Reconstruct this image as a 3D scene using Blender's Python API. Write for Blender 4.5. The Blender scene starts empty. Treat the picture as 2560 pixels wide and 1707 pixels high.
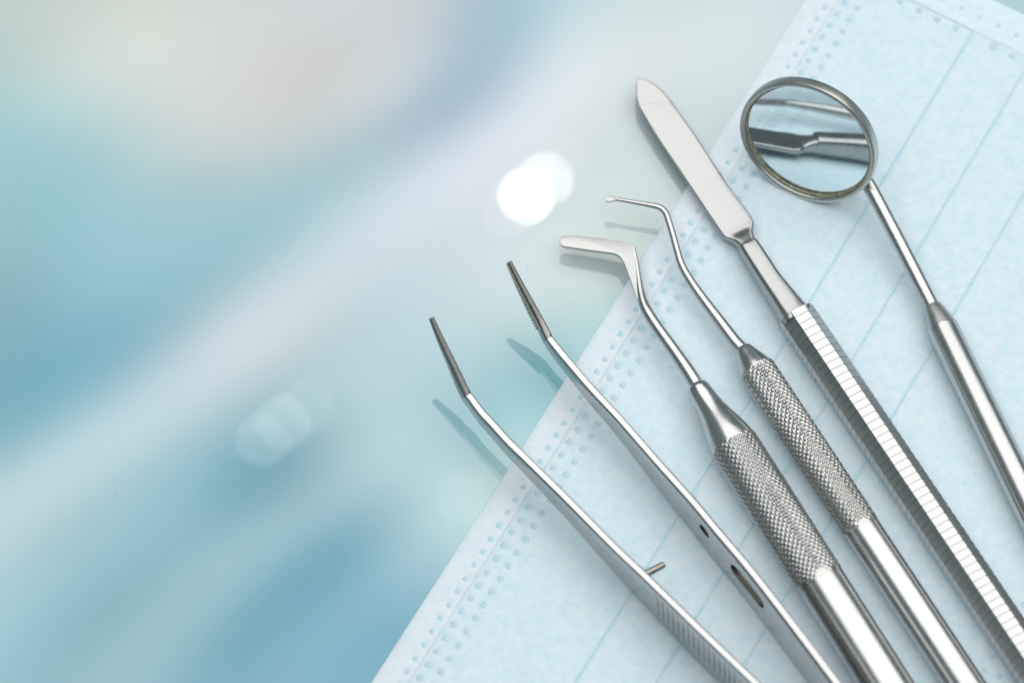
import bpy, bmesh, math, random
from mathutils import Vector, Matrix, noise

random.seed(7)
scene = bpy.context.scene
col = scene.collection
MM = 0.001

# ------------------------------------------------------------------ camera
TILT = math.radians(26); DIST = 0.75; FRAME_W = 0.173
PXF = DIST / FRAME_W * 2560.0
CT, ST = math.cos(TILT), math.sin(TILT)
CAM = Vector((0, -DIST * ST, DIST * CT))
cd = bpy.data.cameras.new('camera'); cam = bpy.data.objects.new('camera', cd); col.objects.link(cam)
cam.location = CAM; cam.rotation_euler = (TILT, 0, 0)
cd.sensor_width = 36; cd.lens = 36 * DIST / FRAME_W
cd.clip_start = 0.01; cd.clip_end = 20
cd.dof.use_dof = True; cd.dof.focus_distance = 0.744
cd.dof.aperture_fstop = 12.0; cd.dof.aperture_blades = 9; cd.dof.aperture_rotation = 0.3
scene.camera = cam

def ray(x, y):
    return Vector((x - 1280.0, 0, 0)) + Vector((0, CT, ST)) * (853.5 - y) + Vector((0, ST, -CT)) * PXF

def at(x, y, z):
    """photograph position (2560 x 1707) -> point of the place at height z (mm)"""
    d = ray(x, y); t = (z * MM - CAM.z) / d.z
    return CAM + d * t

# ------------------------------------------------------------------ world and lamps
w = bpy.data.worlds.new('World'); scene.world = w; w.use_nodes = True
bg = w.node_tree.nodes['Background']
bg.inputs[0].default_value = (0.72, 0.94, 1.0, 1); bg.inputs[1].default_value = 0.225

def area(name, loc, aim, sx, sy, radiance, color=(1, 1, 1), shape='RECTANGLE'):
    l = bpy.data.lights.new(name, 'AREA'); l.shape = shape
    l.size = sx
    if shape == 'RECTANGLE': l.size_y = sy
    a = sx * sy if shape == 'RECTANGLE' else math.pi * sx * sx / 4
    l.energy = radiance * math.pi * a; l.color = color
    o = bpy.data.objects.new(name, l); col.objects.link(o)
    o.location = loc
    o.rotation_euler = (Vector(aim) - Vector(loc)).to_track_quat('-Z', 'Z').to_euler()
    return o

area('softbox_lamp', (0.10, 0.15, 0.72), (0.03, 0.0, 0), 1.35, 1.15, 1.80, (1.0, 0.988, 0.972))
def led(px, py, radiance, size=0.0055, dist=2.0):
    p = at(px, py, 0); d = ray(px, py).normalized(); r = Vector((d.x, d.y, -d.z))
    loc = p + r * dist
    area('led_lamp', loc, p, size, size, radiance, (1.0, 0.955, 0.93), 'DISK')
for a in ((1316, 490, 175), (1364, 449, 88), (1268, 530, 14), (1402, 408, 8), (656, 1098, 30), (708, 1056, 30), (768, 1012, 17), (1158, 1240, 10)):
    led(*a)

scene.view_settings.view_transform = 'Standard'; scene.view_settings.look = 'None'
scene.view_settings.exposure = 0.0; scene.view_settings.gamma = 1.0
scene.view_settings.use_curve_mapping = False
scene.render.engine = 'CYCLES'
scene.cycles.max_bounces = 10; scene.cycles.glossy_bounces = 6; scene.cycles.diffuse_bounces = 4
scene.cycles.caustics_reflective = True
scene.cycles.sample_clamp_indirect = 6.0

# ------------------------------------------------------------------ material helpers
def lin(c):
    return tuple(((v / 255.0) / 12.92 if v / 255.0 <= 0.04045 else ((v / 255.0 + 0.055) / 1.055) ** 2.4) for v in c)

def new_mat(name):
    m = bpy.data.materials.new(name); m.use_nodes = True
    nt = m.node_tree; b = nt.nodes['Principled BSDF']
    return m, nt, b

def node(nt, t, **kw):
    n = nt.nodes.new(t)
    for k, v in kw.items():
        if k == 'ins':
            for i, val in v.items(): n.inputs[i].default_value = val
        else: setattr(n, k, v)
    return n

TOOL_ANGLE = math.radians(-60)
def metal(name, colr, rough, scratch=0.25, bump=0.04, aniso=0.0):
    m, nt, b = new_mat(name); L = nt.links.new
    tc = node(nt, 'ShaderNodeTexCoord')
    mp = node(nt, 'ShaderNodeMapping'); mp.inputs['Rotation'].default_value = (0, 0, -TOOL_ANGLE)
    mp.inputs['Scale'].default_value = (500, 9000, 9000)
    L(tc.outputs['Object'], mp.inputs['Vector'])
    n1 = node(nt, 'ShaderNodeTexNoise', ins={'Scale': 1.0, 'Detail': 3.0}); L(mp.outputs[0], n1.inputs['Vector'])
    n2 = node(nt, 'ShaderNodeTexNoise', ins={'Scale': 420.0, 'Detail': 4.0}); L(tc.outputs['Object'], n2.inputs['Vector'])
    mr = node(nt, 'ShaderNodeMapRange', ins={1: 0.3, 2: 0.7, 3: rough * (1 - scratch), 4: rough * (1 + scratch)})
    mx = node(nt, 'ShaderNodeMix', ins={0: 0.5}); L(n1.outputs[0], mx.inputs[2]); L(n2.outputs[0], mx.inputs[3])
    L(mx.outputs[0], mr.inputs[0]); L(mr.outputs[0], b.inputs['Roughness'])
    cr = node(nt, 'ShaderNodeMapRange', ins={1: 0.3, 2: 0.75, 3: 0.96, 4: 1.03}); L(n2.outputs[0], cr.inputs[0])
    cm = node(nt, 'ShaderNodeVectorMath', operation='SCALE'); cm.inputs[0].default_value = colr
    L(cr.outputs[0], cm.inputs['Scale']); L(cm.outputs[0], b.inputs['Base Color'])
    b.inputs['Metallic'].default_value = 1.0
    bp = node(nt, 'ShaderNodeBump', ins={'Strength': bump, 'Distance': 0.0002}); L(n1.outputs[0], bp.inputs['Height'])
    L(bp.outputs[0], b.inputs['Normal'])
    return m

M = {}
M['steel'] = metal('brushed_steel', (0.53, 0.525, 0.517), 0.25, 0.3, 0.06)
M['steel_blade'] = metal('ground_blade_steel', (0.425, 0.421, 0.415), 0.25, 0.35, 0.04)
M['steel_polished'] = metal('polished_steel', (0.56, 0.555, 0.548), 0.25, 0.3, 0.03)
M['steel_satin'] = metal('satin_steel', (0.49, 0.484, 0.475), 0.34, 0.3, 0.12)
M['steel_knurl'] = metal('knurled_steel', (0.50, 0.49, 0.475), 0.24, 0.3, 0.03)
M['steel_dark'] = metal('darkened_steel', (0.30, 0.285, 0.26), 0.38, 0.3, 0.08)
M['steel_tip'] = metal('darkened_tip_steel', (0.33, 0.315, 0.295), 0.30, 0.35, 0.10)  # dark surroundings mirrored by the raised tips are painted into this tone
M['steel_rim'] = metal('rim_steel', (0.60, 0.58, 0.55), 0.33, 0.3, 0.06)
# mirror glass
m, nt, b = new_mat('mirror_glass'); b.inputs['Metallic'].default_value = 1; b.inputs['Roughness'].default_value = 0.012
b.inputs['Base Color'].default_value = (0.80, 0.88, 0.90, 1)
tc = node(nt, 'ShaderNodeTexCoord'); n = node(nt, 'ShaderNodeTexNoise', ins={'Scale': 900.0, 'Detail': 5.0})
nt.links.new(tc.outputs['Object'], n.inputs['Vector'])
mr = node(nt, 'ShaderNodeMapRange', ins={1: 0.35, 2: 0.8, 3: 0.0, 4: 0.07}); nt.links.new(n.outputs[0], mr.inputs[0]); nt.links.new(mr.outputs[0], b.inputs['Roughness'])
M['mirror'] = m
m, nt, b = new_mat('sealing_ring'); b.inputs['Base Color'].default_value = (0.34, 0.36, 0.24, 1); b.inputs['Roughness'].default_value = 0.35
tc = node(nt, 'ShaderNodeTexCoord'); n = node(nt, 'ShaderNodeTexNoise', ins={'Scale': 1500.0, 'Detail': 4.0})
nt.links.new(tc.outputs['Object'], n.inputs['Vector'])
rp = node(nt, 'ShaderNodeValToRGB'); rp.color_ramp.elements[0].position = 0.36; rp.color_ramp.elements[0].color = (0.16, 0.15, 0.10, 1)
rp.color_ramp.elements[1].position = 0.7; rp.color_ramp.elements[1].color = (0.40, 0.42, 0.30, 1)
nt.links.new(n.outputs[0], rp.inputs[0]); nt.links.new(rp.outputs[0], b.inputs['Base Color'])
M['seal'] = m

def fabric(name, ca, cb, sss=0.6):
    m, nt, b = new_mat(name); L = nt.links.new
    tc = node(nt, 'ShaderNodeTexCoord')
    n1 = node(nt, 'ShaderNodeTexNoise', ins={'Scale': 620.0, 'Detail': 6.0, 'Roughness': 0.65}); L(tc.outputs['Object'], n1.inputs['Vector'])
    mp = node(nt, 'ShaderNodeMapping'); mp.inputs['Rotation'].default_value = (0, 0, 0.5); mp.inputs['Scale'].default_value = (900, 3800, 900)
    L(tc.outputs['Object'], mp.inputs[0])
    n2 = node(nt, 'ShaderNodeTexNoise', ins={'Scale': 1.0, 'Detail': 6.0, 'Roughness': 0.7, 'Distortion': 1.2}); L(mp.outputs[0], n2.inputs['Vector'])
    mx = node(nt, 'ShaderNodeMix', ins={0: 0.45}); L(n1.outputs[0], mx.inputs[2]); L(n2.outputs[0], mx.inputs[3])
    rp = node(nt, 'ShaderNodeValToRGB')
    rp.color_ramp.elements[0].position = 0.33; rp.color_ramp.elements[0].color = (*ca, 1)
    rp.color_ramp.elements[1].position = 0.66; rp.color_ramp.elements[1].color = (*cb, 1)
    L(mx.outputs[0], rp.inputs[0]); L(rp.outputs[0], b.inputs['Base Color'])
    b.inputs['Roughness'].default_value = 0.9
    b.inputs['Specular IOR Level'].default_value = 0.15
    b.subsurface_method = 'BURLEY'; b.inputs['Subsurface Weight'].default_value = sss
    b.inputs['Subsurface Radius'].default_value = (0.45, 0.8, 1.0); b.inputs['Subsurface Scale'].default_value = 0.0014
    bp = node(nt, 'ShaderNodeBump', ins={'Strength': 0.5, 'Distance': 0.0003}); L(mx.outputs[0], bp.inputs['Height']); L(bp.outputs[0], b.inputs['Normal'])
    return m
M['fabric'] = fabric('blue_nonwoven', (0.575, 0.77, 0.87), (0.80, 0.872, 0.91))
M['hem'] = fabric('white_nonwoven_hem', (0.67, 0.785, 0.87), (0.83, 0.875, 0.915), 0.0)
M['fold'] = fabric('blue_fold_edge', (0.42, 0.79, 0.97), (0.56, 0.86, 0.98), 0.0)
M['binding'] = fabric('pale_nonwoven_binding', (0.62, 0.80, 0.90), (0.82, 0.89, 0.94), 0.0)
M['dot_centre'] = fabric('welded_dot_centre', (0.44, 0.67, 0.78), (0.64, 0.79, 0.86), 0.0)
M['dot'] = fabric('welded_dot', (0.36, 0.60, 0.71), (0.54, 0.73, 0.81), 0.0)

# tabletop: glossy panel, blurred surroundings and soft reflections painted in as colour patches
SPEC_ADD = 0.205; LIT = 0.86
BLUR_BASE = (0.452, 0.599, 0.655)
BLUR_PATCHES = [
 (-90.7, 23.6, 15.85, 6.28, 0.083, 0.046, 0.061), (-74.9, 27.8, 15.34, 4.52, 0.046, 0.043, 0.041), (-82.2, 0.8, 11.53, 5.83, -0.063, -0.060, -0.064),
 (-20.5, -21.1, 11.96, 7.50, 0.124, 0.126, 0.082), (19.1, 69.8, 17.03, 13.43, 0.088, -0.002, -0.002), (12.8, 53.0, 10.77, 5.32, 0.073, 0.070, 0.074),
 (62.1, 18.9, 13.82, 10.76, 0.069, 0.039, 0.017), (-21.6, 1.2, 8.75, 11.56, 0.008, 0.016, 0.022), (-46.8, -34.8, 16.92, 6.04, -0.071, -0.069, -0.067),
 (-61.0, 65.9, 20.48, 9.54, -0.027, -0.033, -0.066), (17.4, 41.6, 13.57, 5.58, -0.021, -0.042, -0.018), (34.9, 53.4, 10.00, 6.83, -0.111, -0.096, -0.065),
 (-67.0, 9.8, 10.57, 4.41, 0.016, 0.020, 0.025), (-40.2, -13.0, 11.08, 5.02, -0.078, -0.074, -0.074), (19.4, 27.2, 12.99, 7.72, 0.069, 0.049, 0.063),
 (5.7, -13.5, 17.79, 10.25, -0.035, 0.030, 0.024), (-29.7, 18.3, 14.65, 4.38, -0.032, -0.034, -0.036), (-22.4, 41.7, 13.02, 7.61, -0.058, -0.031, -0.028),
 (-11.3, 97.1, 16.16, 8.72, 0.043, 0.007, -0.006), (-11.3, 61.2, 8.14, 7.41, 0.030, 0.021, 0.024), (-30.4, 102.7, 22.05, 14.21, 0.086, 0.027, -0.042),
 (-37.4, 28.7, 9.85, 5.73, 0.068, 0.040, 0.043), (-100.5, 8.3, 20.73, 9.93, -0.009, 0.036, 0.048), (1.6, 57.5, 14.51, 10.15, 0.069, -0.006, -0.048),
 (2.8, 87.2, 22.62, 11.08, 0.074, 0.040, 0.001), (-68.5, 54.9, 12.68, 9.75, -0.123, -0.106, -0.086), (-8.6, 46.0, 19.04, 5.55, -0.029, -0.004, 0.005),
 (1.5, 43.8, 18.38, 4.69, -0.019, -0.022, -0.023), (-48.4, 61.6, 10.73, 10.40, -0.021, 0.024, 0.046), (80.2, 26.0, 18.86, 18.03, 0.101, 0.054, 0.028),
 (-55.1, -4.8, 16.40, 4.29, 0.053, 0.057, 0.046), (36.5, 37.1, 11.16, 6.18, 0.115, 0.103, 0.112), (-58.5, -28.4, 18.50, 21.66, -0.100, -0.050, 0.008),
 (-6.3, 33.7, 14.97, 6.49, 0.046, 0.046, 0.050), (-94.6, -5.8, 16.38, 6.21, -0.026, -0.037, -0.036), (-43.2, -25.9, 9.99, 12.99, -0.057, -0.042, -0.039),
 (-60.8, 38.0, 17.37, 7.24, -0.100, -0.039, -0.010), (-7.7, 71.6, 12.40, 11.46, 0.069, 0.004, -0.023), (-86.0, -21.8, 16.37, 16.39, -0.081, -0.056, -0.046),
 (-4.8, -7.1, 11.77, 6.43, -0.074, -0.037, -0.022), (52.6, 39.5, 14.81, 8.25, 0.077, 0.019, -0.024), (-71.7, 19.0, 25.67, 6.94, 0.024, 0.025, 0.007),
 (8.3, 74.1, 14.44, 6.17, 0.028, 0.039, 0.039), (-54.8, 43.5, 13.41, 7.60, -0.040, -0.023, -0.022), (32.3, 2.4, 19.12, 9.92, 0.078, 0.041, 0.002),
 (49.0, 47.0, 12.21, 7.76, 0.043, 0.074, 0.089), (-21.7, 83.8, 14.52, 7.66, 0.049, 0.031, 0.020), (-38.9, 66.6, 9.77, 10.25, -0.024, -0.008, -0.003),
 (3.5, 3.1, 10.88, 6.92, 0.026, 0.032, 0.032), (12.8, 32.4, 17.12, 5.45, 0.109, 0.074, 0.084), (-5.3, 20.3, 10.19, 5.37, 0.013, 0.024, 0.031),
 (-44.6, 84.4, 21.15, 6.61, -0.016, 0.017, 0.035), (30.5, 24.3, 14.90, 10.44, 0.063, 0.036, 0.009), (-66.4, -4.2, 15.79, 9.75, -0.021, -0.031, -0.052),
 (-102.8, -5.4, 12.18, 8.54, -0.041, -0.018, -0.020), (45.9, 18.6, 15.93, 5.69, 0.016, 0.010, 0.010), (-51.8, 10.2, 16.12, 8.63, -0.102, -0.052, -0.032),
 (65.4, 27.8, 13.20, 8.62, 0.024, 0.042, 0.063), (-34.5, 47.6, 10.93, 8.64, -0.011, 0.009, 0.008), (-1.4, 24.3, 18.18, 6.86, 0.067, 0.017, 0.014),
 (-56.0, 24.2, 19.57, 5.05, 0.084, 0.066, 0.074), (-28.2, 54.9, 9.20, 4.60, -0.036, -0.033, -0.028), (22.5, 44.0, 9.97, 6.25, -0.078, -0.069, -0.048),
 (-49.4, 85.7, 13.23, 14.22, -0.099, -0.039, -0.037), (-4.6, 13.8, 15.99, 9.35, 0.051, 0.048, 0.040), (-32.0, 86.5, 12.98, 6.63, 0.054, 0.026, 0.013),
 (8.5, 9.1, 12.14, 7.92, 0.080, 0.047, 0.042), (24.2, 63.8, 10.38, 8.25, 0.049, 0.033, 0.020), (-24.1, -10.6, 10.51, 9.07, 0.049, 0.042, 0.047),
 (-40.6, 22.2, 14.01, 6.71, 0.060, 0.019, 0.012), (-79.2, 14.8, 11.62, 4.94, -0.035, -0.042, -0.045), (-80.2, -11.3, 12.02, 5.44, 0.063, 0.064, 0.049),
 (-56.9, -16.2, 12.35, 4.63, -0.075, -0.066, -0.067), (45.3, 8.3, 13.68, 10.39, 0.038, 0.029, 0.017), (25.0, 12.3, 14.37, 6.26, 0.045, 0.041, 0.046),
 (-28.1, 4.3, 9.70, 11.74, 0.062, 0.047, 0.029), (-20.4, 70.4, 10.41, 11.98, 0.099, 0.063, 0.030), (20.6, 1.1, 12.76, 10.36, 0.059, 0.036, 0.004),
 (-26.1, 29.9, 14.51, 5.24, 0.084, 0.055, 0.052), (-45.0, 4.0, 10.23, 6.81, -0.110, -0.127, -0.133), (-81.0, 39.4, 12.03, 9.69, -0.108, -0.081, -0.093),
 (-43.8, 36.5, 16.48, 5.81, -0.035, -0.056, -0.061), (-71.6, -19.9, 9.50, 6.51, -0.055, -0.056, -0.068), (53.0, 27.3, 21.46, 6.60, 0.066, 0.038, 0.024),
]
def make_table_mat():
    m, nt, b = new_mat('painted_blur_glass'); L = nt.links.new
    tc = node(nt, 'ShaderNodeTexCoord')
    ANG = math.radians(36)      # the painted patches run along a diagonal
    rot = node(nt, 'ShaderNodeMapping'); rot.inputs['Rotation'].default_value = (0, 0, -ANG); L(tc.outputs['Object'], rot.inputs[0])
    sc = node(nt, 'ShaderNodeVectorMath', operation='MULTIPLY'); sc.inputs[1].default_value = (1000, 1000, 0); L(rot.outputs[0], sc.inputs[0])
    acc = None; pos = sc.outputs[0]
    for k, (x, y, sx, sy, r, g, bl) in enumerate(BLUR_PATCHES):
        if k and k % 6 == 0:        # chains the blocks one after another
            dep = node(nt, 'ShaderNodeVectorMath', operation='MULTIPLY_ADD'); L(acc, dep.inputs[0]); dep.inputs[1].default_value = (1e-7, 1e-7, 0); L(sc.outputs[0], dep.inputs[2]); pos = dep.outputs[0]
        d = node(nt, 'ShaderNodeVectorMath', operation='MULTIPLY_ADD'); L(pos, d.inputs[0]); d.inputs[1].default_value = (1 / sx, 1 / sy, 0); d.inputs[2].default_value = (-x / sx, -y / sy, 0)
        d2 = node(nt, 'ShaderNodeVectorMath', operation='DOT_PRODUCT'); L(d.outputs[0], d2.inputs[0]); L(d.outputs[0], d2.inputs[1])
        e = node(nt, 'ShaderNodeMath', operation='POWER'); e.inputs[0].default_value = math.exp(-0.5); L(d2.outputs['Value'], e.inputs[1])
        v = node(nt, 'ShaderNodeVectorMath', operation='MULTIPLY_ADD'); L(e.outputs[0], v.inputs[0]); v.inputs[1].default_value = (r, g, bl)
        if acc is None: v.inputs[2].default_value = BLUR_BASE
        else: L(acc, v.inputs[2])
        acc = v.outputs[0]
    # base colour = wanted appearance less the sheen of the clear top
    ad = node(nt, 'ShaderNodeVectorMath', operation='MULTIPLY_ADD'); L(acc, ad.inputs[0]); ad.inputs[1].default_value = (1 / LIT,) * 3; ad.inputs[2].default_value = (-SPEC_ADD / LIT,) * 3
    mxn = node(nt, 'ShaderNodeVectorMath', operation='MAXIMUM'); L(ad.outputs[0], mxn.inputs[0]); mxn.inputs[1].default_value = (0.01, 0.02, 0.03)
    L(mxn.outputs[0], b.inputs['Base Color'])
    b.inputs['Roughness'].default_value = 0.0
    b.inputs['IOR'].default_value = 1.85
    return m
M['table'] = make_table_mat()

# ------------------------------------------------------------------ object helpers
def link(o, parent):
    col.objects.link(o)
    if parent is not None: o.parent = parent
    return o

def mesh_obj(name, verts, faces, mat, parent=None, smooth=True, angle=35, off=None):
    """verts in world metres; stored relative to the parent thing's location"""
    base = off if off is not None else (root_loc(parent) if parent is not None else Vector((0, 0, 0)))
    me = bpy.data.meshes.new(name)
    me.from_pydata([tuple(Vector(v) - base) for v in verts], [], faces)
    bm = bmesh.new(); bm.from_mesh(me); bmesh.ops.recalc_face_normals(bm, faces=bm.faces); bm.to_mesh(me); bm.free()
    me.materials.append(mat)
    if smooth:
        me.shade_smooth(); me.set_sharp_from_angle(angle=math.radians(angle))
    o = bpy.data.objects.new(name, me)
    link(o, parent)
    return o

def root_loc(o):
    v = Vector((0, 0, 0))
    while o is not None:
        v = v + o.location; o = o.parent
    return v

def thing(name, label, cat, loc, group=None):
    o = bpy.data.objects.new(name, None); o.empty_display_size = 0.005
    o.location = loc; o['label'] = label; o['category'] = cat
    if group: o['group'] = group
    col.objects.link(o); return o

def loft(sections, closed=True, cap=True):
    n = len(sections[0]); V = []; F = []
    for s in sections: V += s
    for i in range(len(sections) - 1):
        for j in range(n):
            k = (j + 1) % n
            F.append((i * n + j, i * n + k, (i + 1) * n + k, (i + 1) * n + j))
    if cap:
        F.append(tuple(range(n)))
        F.append(tuple(range((len(sections) - 1) * n, len(sections) * n)))
    return V, F

def frames(path):
    out = []; up = Vector((0, 0, 1))
    for i, p in enumerate(path):
        a = path[max(0, i - 1)]; b2 = path[min(len(path) - 1, i + 1)]
        t = (b2 - a).normalized()
        s = t.cross(up).normalized(); u = s.cross(t).normalized()
        out.append((t, s, u))
    return out

def smooth_path(pts, n):
    """Catmull-Rom through tuples of floats"""
    res = []
    P = [pts[0]] + list(pts) + [pts[-1]]
    for i in range(1, len(P) - 2):
        p0, p1, p2, p3 = P[i - 1], P[i], P[i + 1], P[i + 2]
        for k in range(n):
            t = k / n
            res.append(tuple(0.5 * (2 * b_ + (c_ - a_) * t + (2 * a_ - 5 * b_ + 4 * c_ - d_) * t * t + (3 * b_ - a_ - 3 * c_ + d_) * t ** 3)
                             for a_, b_, c_, d_ in zip(p0, p1, p2, p3)))
    res.append(tuple(pts[-1]))
    return res

def tube(stations, seg=28, n=8):
    """stations: (px, py, z mm, radius mm)"""
    st = smooth_path(stations, n)
    path = [at(s[0], s[1], s[2]) for s in st]
    fr = frames(path); S = []
    for p, s, (t, a, u) in zip(path, st, fr):
        S.append([p + (a * math.cos(2 * math.pi * j / seg) + u * math.sin(2 * math.pi * j / seg)) * s[3] * MM for j in range(seg)])
    return loft(S)

def lathe(P0, d, prof, seg=48):
    """prof: (distance mm, radius mm) along the axis d from P0"""
    up = Vector((0, 0, 1)); a = d.cross(up).normalized(); u = a.cross(d).normalized()
    S = [[P0 + d * s * MM + (a * math.cos(2 * math.pi * j / seg) + u * math.sin(2 * math.pi * j / seg)) * max(r, 0.01) * MM for j in range(seg)] for s, r in prof]
    return loft(S)

def knurl(P0, d, s0, s1, r, pitch, count, amp, skew=1.0):
    """diamond knurling: two helix families cut into a cylinder, real pyramids"""
    up = Vector((0, 0, 1)); a = d.cross(up).normalized(); u = a.cross(d).normalized()
    sub = 8
    nj = count * sub; ni = int((s1 - s0) / pitch * sub)
    V = []; F = []
    for i in range(ni + 1):
        s = s0 + (s1 - s0) * i / ni
        edge = min(1.0, (s - s0) / 0.5 + 0.0, (s1 - s) / 1.6)
        for j in range(nj):
            ph = 2 * math.pi * j / nj
            A = count * j / nj
            h1 = abs(((A + s / pitch) % 1.0) - 0.5) * 2
            h2 = abs(((A - s / pitch) % 1.0) - 0.5) * 2
            h = min(1.0, 1.75 * (1.0 - max(h1, h2)))
            wv = edge * (0.9 + 0.2 * noise.noise(Vector((A * 0.9, s * 0.8, 3.0))))
            rr = r + (h * amp - amp * 0.55) * wv
            V.append(P0 + d * s * MM + (a * math.cos(ph) + u * math.sin(ph)) * rr * MM)
    for i in range(ni):
        for j in range(nj):
            k = (j + 1) % nj
            F.append((i * nj + j, i * nj + k, (i + 1) * nj + k, (i + 1) * nj + j))
    return V, F

def prism(outline, thick, bevel, mat, name, parent):
    """outline: points (px, py, z mm) of the upper face"""
    base = root_loc(parent)
    bm = bmesh.new()
    top = [bm.verts.new(at(*p) - base) for p in outline]
    bot = [bm.verts.new(at(*p) - base - Vector((0, 0, thick * MM))) for p in outline]
    n = len(top)
    bm.faces.new(top); bm.faces.new(bot[::-1])
    for i in range(n):
        k = (i + 1) % n
        bm.faces.new((top[k], top[i], bot[i], bot[k]))
    bmesh.ops.recalc_face_normals(bm, faces=bm.faces)
    if bevel:
        ed = [e for e in bm.edges if abs(e.verts[0].co.z - e.verts[1].co.z) < thick * MM * 0.6]
        bmesh.ops.bevel(bm, geom=ed, offset=bevel * MM, segments=2, profile=0.6, affect='EDGES')
    me = bpy.data.meshes.new(name); bm.to_mesh(me); bm.free()
    me.materials.append(mat); me.shade_smooth(); me.set_sharp_from_angle(angle=math.radians(40))
    o = bpy.data.objects.new(name, me); return link(o, parent)

# ------------------------------------------------------------------ the surface
def tabletop():
    bm = bmesh.new()
    bmesh.ops.create_cube(bm, size=1)
    for v in bm.verts: v.co = Vector((v.co.x * 1.3, v.co.y * 1.0, v.co.z * 0.012 - 0.006))
    bmesh.ops.bevel(bm, geom=list(bm.edges), offset=0.002, segments=3, affect='EDGES')
    me = bpy.data.meshes.new('tabletop'); bm.to_mesh(me); bm.free(); me.materials.append(M['table'])
    o = bpy.data.objects.new('tabletop', me); o['kind'] = 'structure'; col.objects.link(o)
tabletop()

# ------------------------------------------------------------------ face mask
MZ = 1.2
MO = at(932, 1707, MZ); MO.z = 0
MU = Vector((0.5003, 0.8658, 0)).normalized(); MV = Vector((MU.y, -MU.x, 0))
U0, U1 = -11.0, 165.0; VW = 92.0
PLEATS = [28.8, 40.2, 51.0]
DU = 2.715; DU0 = 42.6
def dot_dent(u, v):
    best = 0.0
    for rv in (4.1, 6.55, 9.05):
        if abs(v - rv) < 1.0:
            du = (u - DU0 + DU / 2) % DU - DU / 2
            q = max(abs(du), abs(v - rv))
            best = max(best, min(1.0, max(0.0, (0.72 - q) / 0.22)))
    return best
def mask_z(u, v):
    e = min(v + 0.02, VW - v, (u - U0), (U1 - u) * 1.0)
    rise = 1 - math.exp(-max(e, 0) / 1.1)
    edge_h = 0.25 + 0.75 * rise
    lo = 0.85 + 0.15 * min(1.0, max(0, e) / 9)
    p = 0.0
    bounds = [0] + PLEATS + [VW]
    for a, b2 in zip(bounds[:-1], bounds[1:]):
        if a <= v <= b2 and a > 0:
            p = 0.07 * max(0.0, 1 - (v - a) / (11.0)) - 0.05
        elif a <= v <= b2:
            p = -0.12 * max(0.0, min(1.0, (v - 14) / 14.0))
    wave = 0.17 * noise.noise(Vector((u * 0.09, v * 0.16, 1.3))) + 0.05 * noise.noise(Vector((u * 0.3, v * 0.4, 7.7)))
    return (MZ - 0.1 + p + wave * min(1, e / 4 if e > 0 else 0)) * edge_h * lo
def mp_(u, v, z):
    bend = 0.35 * math.sin((u - U0) / (U1 - U0) * math.pi) if True else 0
    return MO + MU * u * MM + MV * (v - 0.55 + bend) * MM + Vector((0, 0, z * MM))

mask = thing('face_mask', 'light blue pleated disposable face mask lying flat under the steel instruments', 'face mask', mp_(77, 45, 0))
def frange(a, b2, st):
    n = max(1, int(round((b2 - a) / st))); return [a + (b2 - a) * i / n for i in range(n + 1)]
def panel(name, us, vs, mat, lift=0.0, fold=False, label=None, skirt=False):
    V = []; F = []; nv = len(vs)
    for u in us:
        for v in vs:
            z = mask_z(u, v) + lift - 0.09 * dot_dent(u, v)
            V.append(mp_(u, v, z))
    for i in range(len(us) - 1):
        for j in range(nv - 1):
            F.append((i * nv + j, (i + 1) * nv + j, (i + 1) * nv + j + 1, i * nv + j + 1))
    # turned-down border so the cloth has thickness down to what it lies on
    def border(idx, off_u, off_v, depth):
        st = len(V)
        for (u, v, k) in idx: V.append(V[k] + Vector((0, 0, -depth(u, v) * MM)))
        for i in range(len(idx) - 1):
            F.append((idx[i][2], idx[i + 1][2], st + i + 1, st + i))
    full = lambda u, v: max(0.05, mask_z(u, v) + lift - 0.03)
    step = lambda u, v: 0.40
    border([(u, vs[0], i * nv) for i, u in enumerate(us)], 0, 0, step if fold else full)
    if abs(vs[-1] - VW) < 1e-6: border([(u, vs[-1], i * nv + nv - 1) for i, u in enumerate(us)], 0, 0, full)
    border([(us[0], v, j) for j, v in enumerate(vs)], 0, 0, full)
    border([(us[-1], v, (len(us) - 1) * nv + j) for j, v in enumerate(vs)], 0, 0, full)
    o = mesh_obj(name, V, F, mat, mask, True, 60)
    if label: o['label'] = label
    return o
usf = frange(U0, 158.0, 0.22); usc = frange(U0, 158.0, 0.8)
panel('hem', usf, [0, 0.08, 0.2, 0.4, 0.7, 1.1, 1.6, 2.1, 2.6] + frange(2.9, 5.25, 0.2), M['hem'], 0.035, label='whiter folded hem along the free edge of the mask')
panel('front_panel', usf, [3.0, 4.0] + frange(4.95, 10.6, 0.2) + frange(11.2, 31.0, 0.9), M['fabric'], -0.03)
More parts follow.
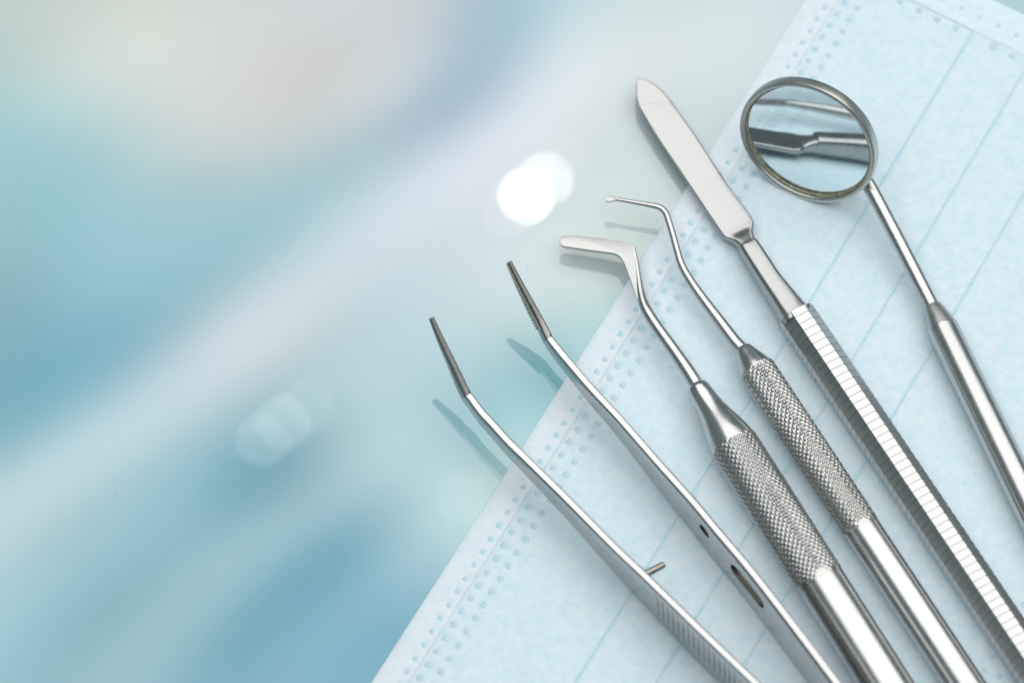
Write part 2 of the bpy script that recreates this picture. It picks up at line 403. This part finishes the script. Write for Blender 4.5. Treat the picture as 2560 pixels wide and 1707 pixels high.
for i, a in enumerate(PLEATS):
    b2 = PLEATS[i + 1] + 2.2 if i + 1 < len(PLEATS) else VW
    pv = frange(a, b2, 0.7)
    panel('pleat', usc, [a, a + 0.06, a + 0.15, a + 0.3] + pv[1:], M['fabric'], 0.02 + 0.01 * i, fold=True)
    # the pressed fold itself: a thin rounded welt along the pleat
    V = []; F = []; us2 = frange(U0 + 0.3, 157.8, 1.6)
    prof = [(-0.13, -0.25), (-0.13, -0.02), (-0.08, 0.04), (0.0, 0.06), (0.08, 0.05), (0.13, -0.05)]
    for u in us2:
        wig = 0.10 * noise.noise(Vector((u * 0.12, a, 5.0)))
        z = mask_z(u, a + 0.001) + 0.02 + 0.01 * i
        for (dv, dz) in prof: V.append(mp_(u, a + dv + wig * 0.3, z + dz))
    n = len(prof)
    for k in range(len(us2) - 1):
        for j in range(n - 1): F.append((k * n + j, (k + 1) * n + j, (k + 1) * n + j + 1, k * n + j + 1))
    mesh_obj('fold_line', V, F, M['fold'], mask, True, 80)
# side binding at the far end
V = []; F = []; us2 = frange(157.4, U1, 0.4); vs2 = frange(0.3, VW - 0.3, 0.6); nv = len(vs2)
for u in us2:
    for v in vs2:
        V.append(mp_(u, v, mask_z(u, v) + 0.15 * min(1, (u - 157.4) / 0.8 + 0.5)))
for i in range(len(us2) - 1):
    for j in range(nv - 1): F.append((i * nv + j, (i + 1) * nv + j, (i + 1) * nv + j + 1, i * nv + j + 1))
st = len(V)
for j, v in enumerate(vs2): V.append(mp_(U1, v, 0.03))
k0 = (len(us2) - 1) * nv
for j in range(nv - 1): F.append((k0 + j, k0 + j + 1, st + j + 1, st + j))
o = mesh_obj('side_binding', V, F, M['binding'], mask, True, 60); o['label'] = 'pale bound short edge of the mask'

# welded dots: little pressed squares, each a piece of its own
def dot_mesh():
    bm = bmesh.new(); h = 0.52
    g = [-h, -0.33, 0.33, h]
    vv = [[bm.verts.new((x * MM * 1, y * MM * 1,
           (0.0 if max(abs(x), abs(y)) < 0.45 else -0.05) * MM)) for y in g] for x in g]
    for i in range(3):
        for j in range(3): bm.faces.new((vv[i][j], vv[i + 1][j], vv[i + 1][j + 1], vv[i][j + 1]))
    c = bm.verts.new((0, 0, 0.06 * MM))
    # centre face split into four so it puffs up
    f = [f for f in bm.faces if all(abs(v.co.x) < 0.4 * MM and abs(v.co.y) < 0.4 * MM for v in f.verts)][0]
    ring = list(f.verts); bm.faces.remove(f)
    for i in range(4): bm.faces.new((ring[i], ring[(i + 1) % 4], c)).material_index = 1
    bmesh.ops.recalc_face_normals(bm, faces=bm.faces)
    me = bpy.data.meshes.new('weld_dot'); bm.to_mesh(me); bm.free()
    if me.polygons[0].normal.z < 0: me.flip_normals()
    me.materials.append(M['dot']); me.materials.append(M['dot_centre']); return me
DOT = dot_mesh()
ang = math.atan2(MU.y, MU.x)
def put_dot(u, v, z):
    o = bpy.data.objects.new('weld_dot', DOT); col.objects.link(o); o.parent = mask
    o.location = mp_(u, v, z) - mask.location
    o.rotation_euler = (random.uniform(-.03, .03), random.uniform(-.03, .03), ang + random.uniform(-.06, .06))
    s = random.uniform(0.9, 1.06); o.scale = (s, s * random.uniform(0.9, 1.05), 1)
for r, rv in enumerate((4.1, 6.55, 9.05)):
    k = int((U0 + 1.5 - DU0) / DU)
    while DU0 + k * DU < 155.5:
        u = DU0 + k * DU
        put_dot(u + random.uniform(-.06, .06), rv + random.uniform(-.06, .06), mask_z(u, rv) - 0.07 + (0.052 if rv < 5.2 else -0.012)); k += 1
for v in frange(14, 54, 3.75):
    for u in (156.2, 160.3):
        put_dot(u, v + (1.0 if u < 158 else 0), mask_z(u, v) + (0.17 if u > 157.4 else 0.06))
for k in range(16):
    for v in (85.3, 87.8): put_dot(30 + k * DU + (0.3 if v > 86 else 0), v, mask_z(30 + k * DU, v) + 0.05)

# ------------------------------------------------------------------ tweezers
TW = thing('tweezers', 'angled steel tweezers with two open serrated tips and ribbed arms', 'tweezers', at(1800, 1500, MZ))
HEEL = at(2640, 2430, 9.7)
def arm_sections(st, nsub=7):
    s2 = smooth_path(st, nsub); top = [at(s[0], s[1], s[2]) for s in s2]
    out = []
    for i, (p, s) in enumerate(zip(top, s2)):
        a = top[max(0, i - 1)]; b2 = top[min(len(top) - 1, i + 1)]
        t = (b2 - a); th = Vector((t.x, t.y, 0)).normalized(); side = Vector((th.y, -th.x, 0))   # toward the right of travel
        tt = t.normalized(); up = side.cross(tt); up = up if up.z > 0 else -up
        out.append((p, side, up, s[3], s[4], tt))
    return out
def arm_mesh(name, secs):
    S = []
    for (p, side, up, wd, tk, tt) in secs:
        h = tk / 2; c = min(0.72, h * 0.92); ring = []
        arc = [(math.cos(math.pi * (1 - q / 6)) , math.sin(math.pi * q / 6)) for q in range(7)]
        pts = [((h if cx > 0.01 else -h if cx < -0.01 else 0) * 0 + (cx * c + (h - c) * (1 if cx > 0.01 else -1 if cx < -0.01 else 0)), cy * c - c) for cx, cy in arc]
        pts += [(h, -wd * 0.5), (h, -wd + c * 0.5), (h - c * 0.5, -wd), (-h + c * 0.5, -wd), (-h, -wd + c * 0.5), (-h, -wd * 0.5)]
        for (x, y) in pts:
            ring.append(p + side * x * MM + up * y * MM)
        S.append(ring)
    return mesh_obj(name, *loft(S), M['steel'], TW, True, 32)
LEFT = [(1080, 795, 16.6, 0.9, 0.85), (1099, 838, 14.9, 1.4, 1.05), (1127, 897, 12.6, 2.1, 1.25), (1153, 952, 10.5, 2.7, 1.4), (1171, 986, 9.2, 3.1, 1.5), (1180, 997, 9.1, 3.2, 1.55), (1204, 1029, 9.0, 3.4, 1.6), (1231, 1058, 8.95, 3.7, 1.6), (1270, 1101, 8.95, 4.1, 1.6), (1308, 1138, 9.0, 4.6, 1.6),
        (1346, 1175, 9.15, 5.1, 1.6), (1423, 1251, 9.5, 6.1, 1.6), (1537, 1366, 10.3, 8.0, 1.6), (1616, 1441, 11.0, 9.4, 1.6), (1750, 1572, 12.0, 10.75, 1.6), (1891, 1707, 12.6, 11.35, 1.6), (2180, 1985, 12.4, 11.1, 1.6), (2420, 2215, 11.6, 10.2, 1.6), (2628, 2424, 10.9, 9.4, 1.7)]
RIGHT = [(1275, 655, 15.2, 0.9, 0.85), (1296, 696, 13.5, 1.5, 1.05), (1325, 750, 11.3, 2.2, 1.25), (1354, 804, 9.2, 2.8, 1.4), (1374, 844, 8.0, 3.1, 1.5), (1382, 855, 7.95, 3.2, 1.55), (1404, 882, 7.85, 3.4, 1.6), (1426, 908, 7.9, 3.7, 1.6), (1461, 949, 8.1, 4.3, 1.6), (1499, 991, 8.35, 4.9, 1.6), (1537, 1031, 8.65, 5.5, 1.6), (1576, 1075, 9.0, 6.2, 1.6), (1653, 1163, 9.75, 7.7, 1.6), (1730, 1249, 10.5, 9.0, 1.6),
         (1790, 1321, 11.1, 9.8, 1.6), (1900, 1453, 12.0, 10.8, 1.6), (2094, 1708, 12.6, 11.35, 1.6), (2300, 1985, 12.4, 11.1, 1.6), (2480, 2215, 11.6, 10.2, 1.6), (2650, 2424, 10.9, 9.4, 1.7)]
BEND = 4
def full_arm(st):
    tip = arm_sections(st[:BEND + 1], 6); body = arm_sections(st[BEND:], 7)
    a, b2 = tip[-1], body[0]              # both pieces share one cross-section at the bend
    j = (b2[0], (a[1] + b2[1]).normalized(), (a[2] + b2[2]).normalized(), a[3], a[4], (a[5] + b2[5]).normalized())
    tip[-1] = j; body[0] = j
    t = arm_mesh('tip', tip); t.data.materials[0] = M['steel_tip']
    return tip + body[1:], arm_mesh('arm', body), tip
ls, la, ltip = full_arm(LEFT); rs, ra, rtip = full_arm(RIGHT)

def near(secs, px, py):
    """arm station whose upper edge is seen nearest this place"""
    best = None
    for i, s in enumerate(secs):
        v = s[0] - CAM; d = v.dot(Vector((0, ST, -CT)))
        X = 1280 + PXF * v.x / d; Y = 853.5 - PXF * v.dot(Vector((0, CT, ST))) / d
        e = (X - px) ** 2 + (Y - py) ** 2
        if best is None or e < best[0]: best = (e, i)
    return best[1]
def sec_at(secs, f):
    i = max(0, min(len(secs) - 2, int(f))); t = f - i
    a, b2 = secs[i], secs[i + 1]
    return tuple(x.lerp(y, t) if isinstance(x, Vector) else x + (y - x) * t for x, y in zip(a, b2))
# hole and blind slot cut into the inner face of the right arm
def capsule(c, along, up, face, length, h, depth):
    V = []; n = 14; ring = []
    for k in range(n):
        a = math.pi * k / (n - 1) - math.pi / 2
        ring.append((length / 2 + math.cos(a) * h, math.sin(a) * h))
    for k in range(n):
        a = math.pi * k / (n - 1) + math.pi / 2
        ring.append((-length / 2 + math.cos(a) * h, math.sin(a) * h))
    S = [[c + along * x * MM + up * y * MM + face * d * MM for x, y in ring] for d in (-0.6, depth)]
    return loft(S)
def cut(target, V, F):
    base = root_loc(target)
    me = bpy.data.meshes.new('cutter'); me.from_pydata([tuple(v - base) for v in V], [], F)
    bm = bmesh.new(); bm.from_mesh(me); bmesh.ops.triangulate(bm, faces=bm.faces); bmesh.ops.recalc_face_normals(bm, faces=bm.faces); bm.to_mesh(me); bm.free()
    me.materials.append(M['steel_dark'])  # shade inside the hole and slot is put into this darker tone
    o = bpy.data.objects.new('cutter', me); col.objects.link(o); o.location = root_loc(target)
    bpy.context.view_layer.update()
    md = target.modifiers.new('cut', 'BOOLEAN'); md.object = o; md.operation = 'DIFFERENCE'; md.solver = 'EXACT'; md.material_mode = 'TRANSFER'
    dg = bpy.context.evaluated_depsgraph_get()
    nm = bpy.data.meshes.new_from_object(target.evaluated_get(dg)); nm.name = 'arm'
    target.modifiers.clear(); target.data = nm; nm.set_sharp_from_angle(angle=math.radians(32))
    bpy.data.objects.remove(o)
i = near(rs, 1767, 1300); s = rs[i]
inner = -s[1]   # unit vector out of the inner face
# side points to the right of travel (tip to heel) seen from above: the inner face looks the other way
def inner_dir(sec, other):
    d = other - sec[0]; return sec[1] if sec[1].dot(d) > 0 else -sec[1]
IR = inner_dir(s, ls[near(ls, 1600, 1430)][0])
c = s[0] + IR * 0.8 * MM - s[2] * 3.3 * MM
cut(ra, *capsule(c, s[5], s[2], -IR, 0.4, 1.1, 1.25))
a = rs[near(rs, 1889, 1440)]
IR2 = IR
c = a[0] + IR2 * 0.8 * MM - a[2] * 4.6 * MM
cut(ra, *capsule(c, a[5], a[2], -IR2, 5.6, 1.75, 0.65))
# guide pin on the left arm
p = ls[near(ls, 1616, 1441)]
IL = inner_dir(p, s[0])
P0 = at(1603, 1440, 7.4); P1 = at(1662, 1409, 7.4); d = (P1 - P0); ln = d.length / MM; d.normalize()
mesh_obj('guide_pin', *lathe(P0, d, [(-1.2, 0.64), (ln * 0.5, 0.62), (ln - 0.5, 0.57), (ln - 0.12, 0.48), (ln, 0.25)], 20), M['steel_tip'], TW)
# ribs pressed on the outer faces
def ribs(secs, start, count, outsign_ref, other):
    f0 = near(secs, *start)
    f = float(f0); step_len = 1.22
    for k in range(count):
        s = sec_at(secs, f); out = -inner_dir(s, other)
        hh = s[3] * 0.40; cz = -s[3] * 0.5
        base = s[0] + out * (s[4] / 2) * MM
        S = []
        for q in range(9):
            y = -1 + 2 * q / 8; w2 = 0.37 * math.sqrt(max(0.02, 1 - y ** 4)); hgt = 0.5 * math.sqrt(max(0.01, 1 - y ** 4))
            ctr = base + s[2] * (cz + y * hh) * MM
            S.append([ctr + s[5] * (-w2) * MM - out * 0.05 * MM, ctr + s[5] * (-w2 * 0.5) * MM + out * hgt * 0.8 * MM, ctr + out * hgt * MM,
                      ctr + s[5] * (w2 * 0.5) * MM + out * hgt * 0.8 * MM, ctr + s[5] * w2 * MM - out * 0.05 * MM])
        o = mesh_obj('rib', *loft(S), M['steel'], TW, True, 50)
        # advance along the arm
        go = step_len * MM
        while go > 0 and f < len(secs) - 1.01:
            i = int(f); seg = (secs[i + 1][0] - secs[i][0]).length
            left = (i + 1 - f) * seg
            if left > go: f += go / seg; go = 0
            else: go -= left; f = i + 1.0
ribs(ls, (1652, 1476), 34, None, rs[near(rs, 1790, 1329)][0])
ribs(rs, (1800, 1340), 34, None, ls[near(ls, 1616, 1441)][0])
# fine teeth of the gripping faces, joined per tip
def teeth(secs, other, n, low, out_h):
    V = []; F = []
    L0 = secs[1]
    end = 21
    tot = [0]
    for i in range(end): tot.append(tot[-1] + (secs[i + 1][0] - secs[i][0]).length)
    for k in range(n):
        dist = tot[-1] * (0.03 + 0.93 * k / n)
        i = max(j for j in range(end) if tot[j] <= dist); t = (dist - tot[i]) / (tot[i + 1] - tot[i])
        s = sec_at(secs, i + t); inn = inner_dir(s, other)
        b0 = s[0] + inn * (s[4] / 2 - 0.03) * MM; wd = s[3]; pw = tot[-1] / MM * 0.93 / n
        st = len(V)
        for y in (low, -wd - 0.04):
            for (x, o_) in ((-pw * 0.46, 0), (-pw * 0.1, out_h), (pw * 0.1, out_h), (pw * 0.46, 0)):
                V.append(b0 + s[5] * x * MM + inn * o_ * MM + s[2] * (y - (0.12 if o_ > 0 and y > 0 else 0)) * MM)
        F += [(st, st + 1, st + 5, st + 4), (st + 1, st + 2, st + 6, st + 5), (st + 2, st + 3, st + 7, st + 6), (st, st + 3, st + 2, st + 1), (st + 4, st + 5, st + 6, st + 7), (st, st + 4, st + 7, st + 3)]
    return V, F
for arm, secs, oth, low, out_h in ((la, ls, rs[5][0], -0.45, 0.12), (ra, rs, ls[5][0], -0.02, 0.2)):
    V, F = teeth(secs, oth, 26, low, out_h)
    o = mesh_obj('serration', V, F, M['steel_dark'], TW, False); o['kind'] = 'stuff'

# ------------------------------------------------------------------ round handled instruments
def round_instrument(root, A, B, r_up, cone, k0, k1, rk, count, amp, total, mat):
    P0 = at(*A); P1 = at(*B); d = (P1 - P0).normalized()
    mesh_obj('collar', *lathe(P0, d, cone), M['steel_polished'], root, True, 40)
    g = mesh_obj('grip', *lathe(P0, d, [(k0 - 0.05, rk - amp), (k0 + 0.4, rk - amp * 0.8), (k1, rk - amp * 0.8)], 40), M['steel_knurl'], root)
    kn = mesh_obj('knurling', *knurl(P0, d, k0, k1, rk, 1.14, count, amp), M['steel_knurl'], g, True, 25); kn['kind'] = 'stuff'
    mesh_obj('handle', *lathe(P0, d, [(k1 - 0.15, rk - 0.25), (k1 - 0.1, rk - 0.02), (k1 + 0.6, rk), (total - 1.0, rk), (total - 0.3, rk - 0.35), (total, rk - 1.0), (total + 0.02, 0.05)], 56), mat, root)
    return P0, d

FI = thing('dental_filling_instrument', 'thickest knurled steel dental instrument with flat rounded paddle bent sideways', 'dental tool', at(1990, 1350, MZ), 'knurled dental instruments')
zB = MZ + 0.05 + 4.05
round_instrument(FI, (1740, 962, zB), (2215, 1707, zB), 4.0,
    [(-0.02, 0.3), (0.0, 1.35), (0.12, 1.6), (0.4, 1.82), (1.0, 1.98), (2.4, 2.08), (4.0, 2.2), (5.4, 2.42), (7.0, 2.8), (8.6, 3.25), (10.2, 3.62), (11.6, 3.86), (12.6, 3.95)],
    12.4, 41.0, 4.0, 25, 0.22, 104, M['steel_polished'])
sc3 = lambda x, y: (1380 + x / 3.41, 440 + y / 3.41)
tubeB = [(*sc3(698, 612), 4.05, 0.26), (*sc3(712, 690), 4.1, 0.36), (*sc3(727, 790), 4.15, 0.46), (*sc3(740, 890), 4.25, 0.58), (*sc3(755, 990), 4.4, 0.72), (*sc3(780, 1085), 4.6, 0.88), (*sc3(818, 1165), 4.8, 0.98), (*sc3(900, 1292), 5.0, 1.02), (*sc3(1048, 1500), 5.15, 1.12), (1722, 931, 5.25, 1.24), (1747, 972, zB, 1.28)]
mesh_obj('shank', *tube(tubeB), M['steel_polished'], FI)
ol = [(100, 507), (80, 518), (68, 536), (65, 556), (70, 576), (84, 591), (108, 599), (200, 612), (330, 631), (450, 646), (520, 656), (556, 668), (584, 690), (608, 728), (640, 802), (672, 890), (702, 975), (726, 1050), (745, 1075),
      (748, 980), (738, 900), (725, 800), (712, 700), (704, 630), (694, 590), (684, 579), (640, 569), (520, 547), (380, 527), (250, 512), (150, 505)]
def zB_(x, y): return 3.75 + 0.65 * min(1, max(0, (x - 65) / 600)) + 0.55 * min(1, max(0, (y - 650) / 420))
prism([(*sc3(x, y), zB_(x, y)) for x, y in ol], 0.85, 0.14, M['steel_satin'], 'paddle', FI)

EX = thing('dental_excavator', 'slimmer knurled steel dental instrument with thin round shank ending in tiny flattened tip', 'dental tool', at(2120, 1270, MZ), 'knurled dental instruments')
zC = MZ + 0.05 + 3.12
round_instrument(EX, (1856, 870, zC), (2395, 1683, zC), 3.0,
    [(-0.02, 0.3), (0.0, 1.25), (0.1, 1.42), (0.5, 1.6), (1.4, 1.9), (2.4, 2.25), (3.4, 2.6), (4.3, 2.88), (4.9, 3.0)],
    4.6, 38.5, 3.08, 20, 0.22, 104, M['steel_polished'])
tubeC = [(*sc3(528, 194), 4.85, 0.34), (*sc3(560, 200), 4.85, 0.33), (*sc3(680, 221), 4.85, 0.37), (*sc3(800, 242), 4.8, 0.43), (*sc3(890, 260), 4.75, 0.50), (*sc3(930, 276), 4.72, 0.54), (*sc3(962, 308), 4.7, 0.57), (*sc3(985, 356), 4.65, 0.58), (*sc3(1032, 510), 4.5, 0.60),
         (*sc3(1070, 650), 4.4, 0.63), (*sc3(1102, 752), 4.35, 0.68), (*sc3(1160, 862), 4.3, 0.76), (*sc3(1260, 1012), 4.3, 0.86), (*sc3(1400, 1200), 4.3, 1.0), (*sc3(1560, 1412), 4.3, 1.14), (1862, 879, zC, 1.2)]
mesh_obj('shank', *tube(tubeC), M['steel_polished'], EX)
olc = [(472, 166), (462, 172), (458, 186), (458, 202), (463, 212), (474, 216), (500, 215), (530, 209), (560, 206), (600, 206), (600, 196), (560, 188), (530, 176), (500, 168)]
prism([(*sc3(x, y), 5.05) for x, y in olc], 0.5, 0.1, M['steel_satin'], 'tip', EX)

# ------------------------------------------------------------------ spatula with faceted handle
SP = thing('cement_spatula', 'steel spatula with flat pointed blade and grooved eight sided handle', 'spatula', at(2084, 938, MZ))
c3 = lambda x, y: (1560 + x / 3.136, 180 + y / 3.136)
c8 = lambda x, y: (1760 + x / 3.564, 500 + y / 3.564)
# stations: left edge, right edge, height of the middle, thickness
STN = [(c3(110, 50), c3(114, 50), 3.35, 0.30), (c3(98, 66), c3(150, 58), 3.35, 0.40), (c3(95, 110), c3(235, 98), 3.3, 0.5), (c3(97, 190), c3(318, 170), 3.25, 0.6), (c3(110, 258), c3(370, 235), 3.2, 0.7), (c3(135, 310), c3(410, 292), 3.2, 0.8),
       (c3(260, 520), c3(560, 500), 3.1, 0.9), (c3(400, 730), c3(698, 715), 3.05, 1.0), (c3(540, 940), c3(842, 930), 3.0, 1.1), (c3(672, 1140), c3(968, 1098), 2.95, 1.2), (c3(745, 1250), c3(1002, 1152), 2.95, 1.3),
       (c3(782, 1302), c3(1017, 1188), 3.0, 1.45), (c3(815, 1318), c3(1013, 1225), 3.05, 1.65), (c3(862, 1344), c3(1012, 1265), 3.2, 2.1), (c3(915, 1400), c3(1030, 1325), 3.42, 2.75),
       (c8(310, 448), c8(480, 378), 3.65, 3.3), (c8(400, 605), c8(575, 520), 3.82, 3.8), (c8(500, 772), c8(680, 680), 3.96, 4.3), (c8(590, 920), c8(790, 815), 4.1, 4.8), (c8(668, 1055), c8(890, 935), 4.22, 5.35), (c8(718, 1142), c8(955, 1008), 4.34, 5.95), (c8(748, 1196), c8(1004, 1052), 4.35, 6.0)]
apo = 3.12
zD = MZ + 0.08 + apo
H0 = at(2003, 808, zD); H1 = at(2548, 1618, zD); d = (H1 - H0).normalized()
H0 = H0 - d * 1.6 * MM
up = Vector((0, 0, 1)); a_ = d.cross(up).normalized(); u_ = a_.cross(d).normalized()
rows = []
for k, (l, r_, z, t) in enumerate(STN[:-1]):
    Lp = at(*l, z); Rp = at(*r_, z); c = (Lp + Rp) / 2; h = (Rp - Lp) / 2
    n = 5.0 if k < 11 else 5.0 - 1.6 * min(1.0, (k - 10) / 5)
    rows.append((*c, *h, t * MM / 2, n))
hs = a_ if a_.dot(Vector(rows[-1][3:6])) > 0 else -a_
rows.append((*(H0 + d * 0.05 * MM), *(hs * (apo + 0.01) * MM), (apo + 0.01) * MM, 2.7))
rows.append((*(H0 + d * 0.8 * MM), *(hs * (apo - 0.30) * MM), (apo - 0.30) * MM, 2.5))
rows = smooth_path(rows, 6)
S = []
for row in rows:
    c = Vector(row[0:3]); h = Vector(row[3:6]); t = row[6]; e = 2.0 / max(2.2, row[7])
    ring = []
    for j in range(32):
        q = 2 * math.pi * (j + 0.5) / 32; cq, sq = math.cos(q), math.sin(q)
        ring.append(c + h * (math.copysign(abs(cq) ** e, cq)) + up * t * math.copysign(abs(sq) ** e, sq))
    S.append(ring)
nb = 6 * 11
mesh_obj('blade', *loft(S[:nb + 1], cap=False), M['steel_blade'], SP, True, 50)
mesh_obj('neck', *loft(S[nb:], cap=False), M['steel_blade'], SP, True, 50)
# handle
def octring(P, ap):
    R = ap / math.cos(math.pi / 8)
    return [P + (a_ * math.cos(math.pi / 8 + k * math.pi / 4) + u_ * math.sin(math.pi / 8 + k * math.pi / 4)) * R * MM for k in range(8)]
NSEG = 66; PIT = 1.42
hd = mesh_obj('handle', *loft([octring(H0 + d * 0.05 * MM, apo - 0.45), octring(H0 + d * 0.3 * MM, apo - 0.12), octring(H0 + d * (NSEG * PIT + 6) * MM, apo - 0.12), octring(H0 + d * (NSEG * PIT + 7) * MM, apo - 0.8)]), M['steel'], SP, True, 20)
gap = 0.068
Z0 = Vector((0, 0, 0))
sv, sf = loft([octring(Z0 + d * gap * MM, apo - 0.08), octring(Z0 + d * (gap + 0.05) * MM, apo), octring(Z0 + d * (PIT - gap - 0.05) * MM, apo), octring(Z0 + d * (PIT - gap) * MM, apo - 0.08)])
seg0 = mesh_obj('facet_ring', sv, sf, M['steel'], hd, True, 20, off=Z0)
for k in range(NSEG):
    o = seg0 if k == 0 else seg0.copy()
    if k: col.objects.link(o); o.parent = hd
    o.location = H0 + d * k * PIT * MM - root_loc(hd)
    o.rotation_euler = (random.uniform(-.003, .003), random.uniform(-.003, .003), random.uniform(-.003, .003))

# ------------------------------------------------------------------ mouth mirror
MN = Vector((-0.426, -0.836, 0.345)).normalized()
MG = Vector((-0.430, -0.846, 0.315)).normalized()   # the glass sits a little askew in its rim
MC = Vector((49.95, 31.1, 12.6)) * MM; MR = 1.035
MI = thing('mouth_mirror', 'round dental mirror in steel rim on thin stem, propped up facing spatula', 'dental mirror', at(2329, 762, MZ))
e1 = MN.cross(Vector((0, 0, 1))).normalized(); e2 = MN.cross(e1).normalized()
def disc_lathe(prof, seg=96):
    S = [[MC + MN * (h - 0.6) * MM + (e1 * math.cos(2 * math.pi * j / seg) + e2 * math.sin(2 * math.pi * j / seg)) * max(r * MR, 0.01) * MM for j in range(seg)] for r, h in prof]
    return S
Sx = disc_lathe([(0.02, -1.75), (10.6, -1.95), (11.4, -1.85), (11.85, -1.5), (11.95, -0.9), (11.98, 0.1), (11.9, 0.50), (11.7, 0.62), (11.35, 0.6), (11.15, 0.45), (11.08, 0.1), (11.05, -0.25)])
mesh_obj('rim', *loft(Sx, cap=False), M['steel_rim'], MI, True, 40)
Sx = disc_lathe([(11.1, 0.10), (10.95, 0.12), (10.75, 0.06), (10.68, -0.4)])
mesh_obj('sealing_ring', *loft(Sx, cap=False), M['seal'], MI, True, 60)
g1 = MG.cross(Vector((0, 0, 1))).normalized(); g2 = MG.cross(g1).normalized()
V = [MC - MN * 0.78 * MM + (g1 * math.cos(2 * math.pi * j / 96) + g2 * math.sin(2 * math.pi * j / 96)) * 11.1 * MR * MM for j in range(96)]
V2 = [v - MG * 0.4 * MM for v in V]
mesh_obj('mirror_glass', *loft([V2, V]), M['mirror'], MI, False)
zE = MZ + 0.05 + 2.72
stem = [(2158, 440, 7.3, 0.9), (2168, 456, 7.2, 1.2), (2178, 473, 7.1, 1.26), (2200, 514, 6.8, 1.26), (2253, 615, 5.7, 1.28), (2329, 763, zE, 1.3), (2336, 777, zE, 1.3)]
mesh_obj('stem', *tube(stem), M['steel'], MI)
P0 = at(2330, 766, zE); P1 = at(2460, 1032, zE); d = (P1 - P0).normalized()
mesh_obj('collar', *lathe(P0, d, [(0, 1.2), (0.03, 1.62), (0.2, 1.7), (4.2, 2.6)]), M['steel_satin'], MI, True, 30)
mesh_obj('handle', *lathe(P0, d, [(4.18, 2.45), (4.2, 2.64), (4.5, 2.72), (118, 2.72), (118.6, 2.5), (118.9, 1.8), (118.92, 0.1)]), M['steel'], MI, True, 30)

# ------------------------------------------------------------------ a little dust and lint on the glossy top
V = []; F = []
rd = random.Random(11)
for k in range(46):
    x = rd.uniform(0, 1500); y = rd.uniform(60, 1660)
    if x > 932 + (1707 - y) * 0.634 - 40: continue
    p = at(x, y, 0); rr = rd.uniform(0.035, 0.085) * MM; st = len(V)
    if k % 4:
        for j in range(6):
            a = j * math.pi / 3; V.append(p + Vector((math.cos(a) * rr * rd.uniform(.6, 1.3), math.sin(a) * rr * rd.uniform(.6, 1.3), 0.00001)))
        V.append(p + Vector((0, 0, rr * 0.8)))
        for j in range(6): F.append((st + j, st + (j + 1) % 6, st + 6))
    else:                       # a short lint fibre
        a = rd.uniform(0, 6.28); ln = rd.uniform(0.5, 1.4) * MM; q = []
        for j in range(6):
            t = j / 5; b2 = a + rd.uniform(-.2, .2) + t * rd.uniform(-.5, .5)
            q.append(p + Vector((math.cos(b2), math.sin(b2), 0)) * ln * t + Vector((0, 0, 0.00004)))
        sd = Vector((-math.sin(a), math.cos(a), 0)) * 0.018 * MM
        for pt in q: V += [pt - sd, pt + sd + Vector((0, 0, 0.00002))]
        for j in range(5): F.append((st + 2 * j, st + 2 * j + 1, st + 2 * j + 3, st + 2 * j + 2))
m, nt, b = new_mat('dust'); b.inputs['Base Color'].default_value = (0.55, 0.60, 0.62, 1); b.inputs['Roughness'].default_value = 0.9
o = mesh_obj('dust', V, F, m, None, False); o['kind'] = 'stuff'; o['label'] = 'fine specks of dust and lint on the glossy blue surface'; o['category'] = 'dust'
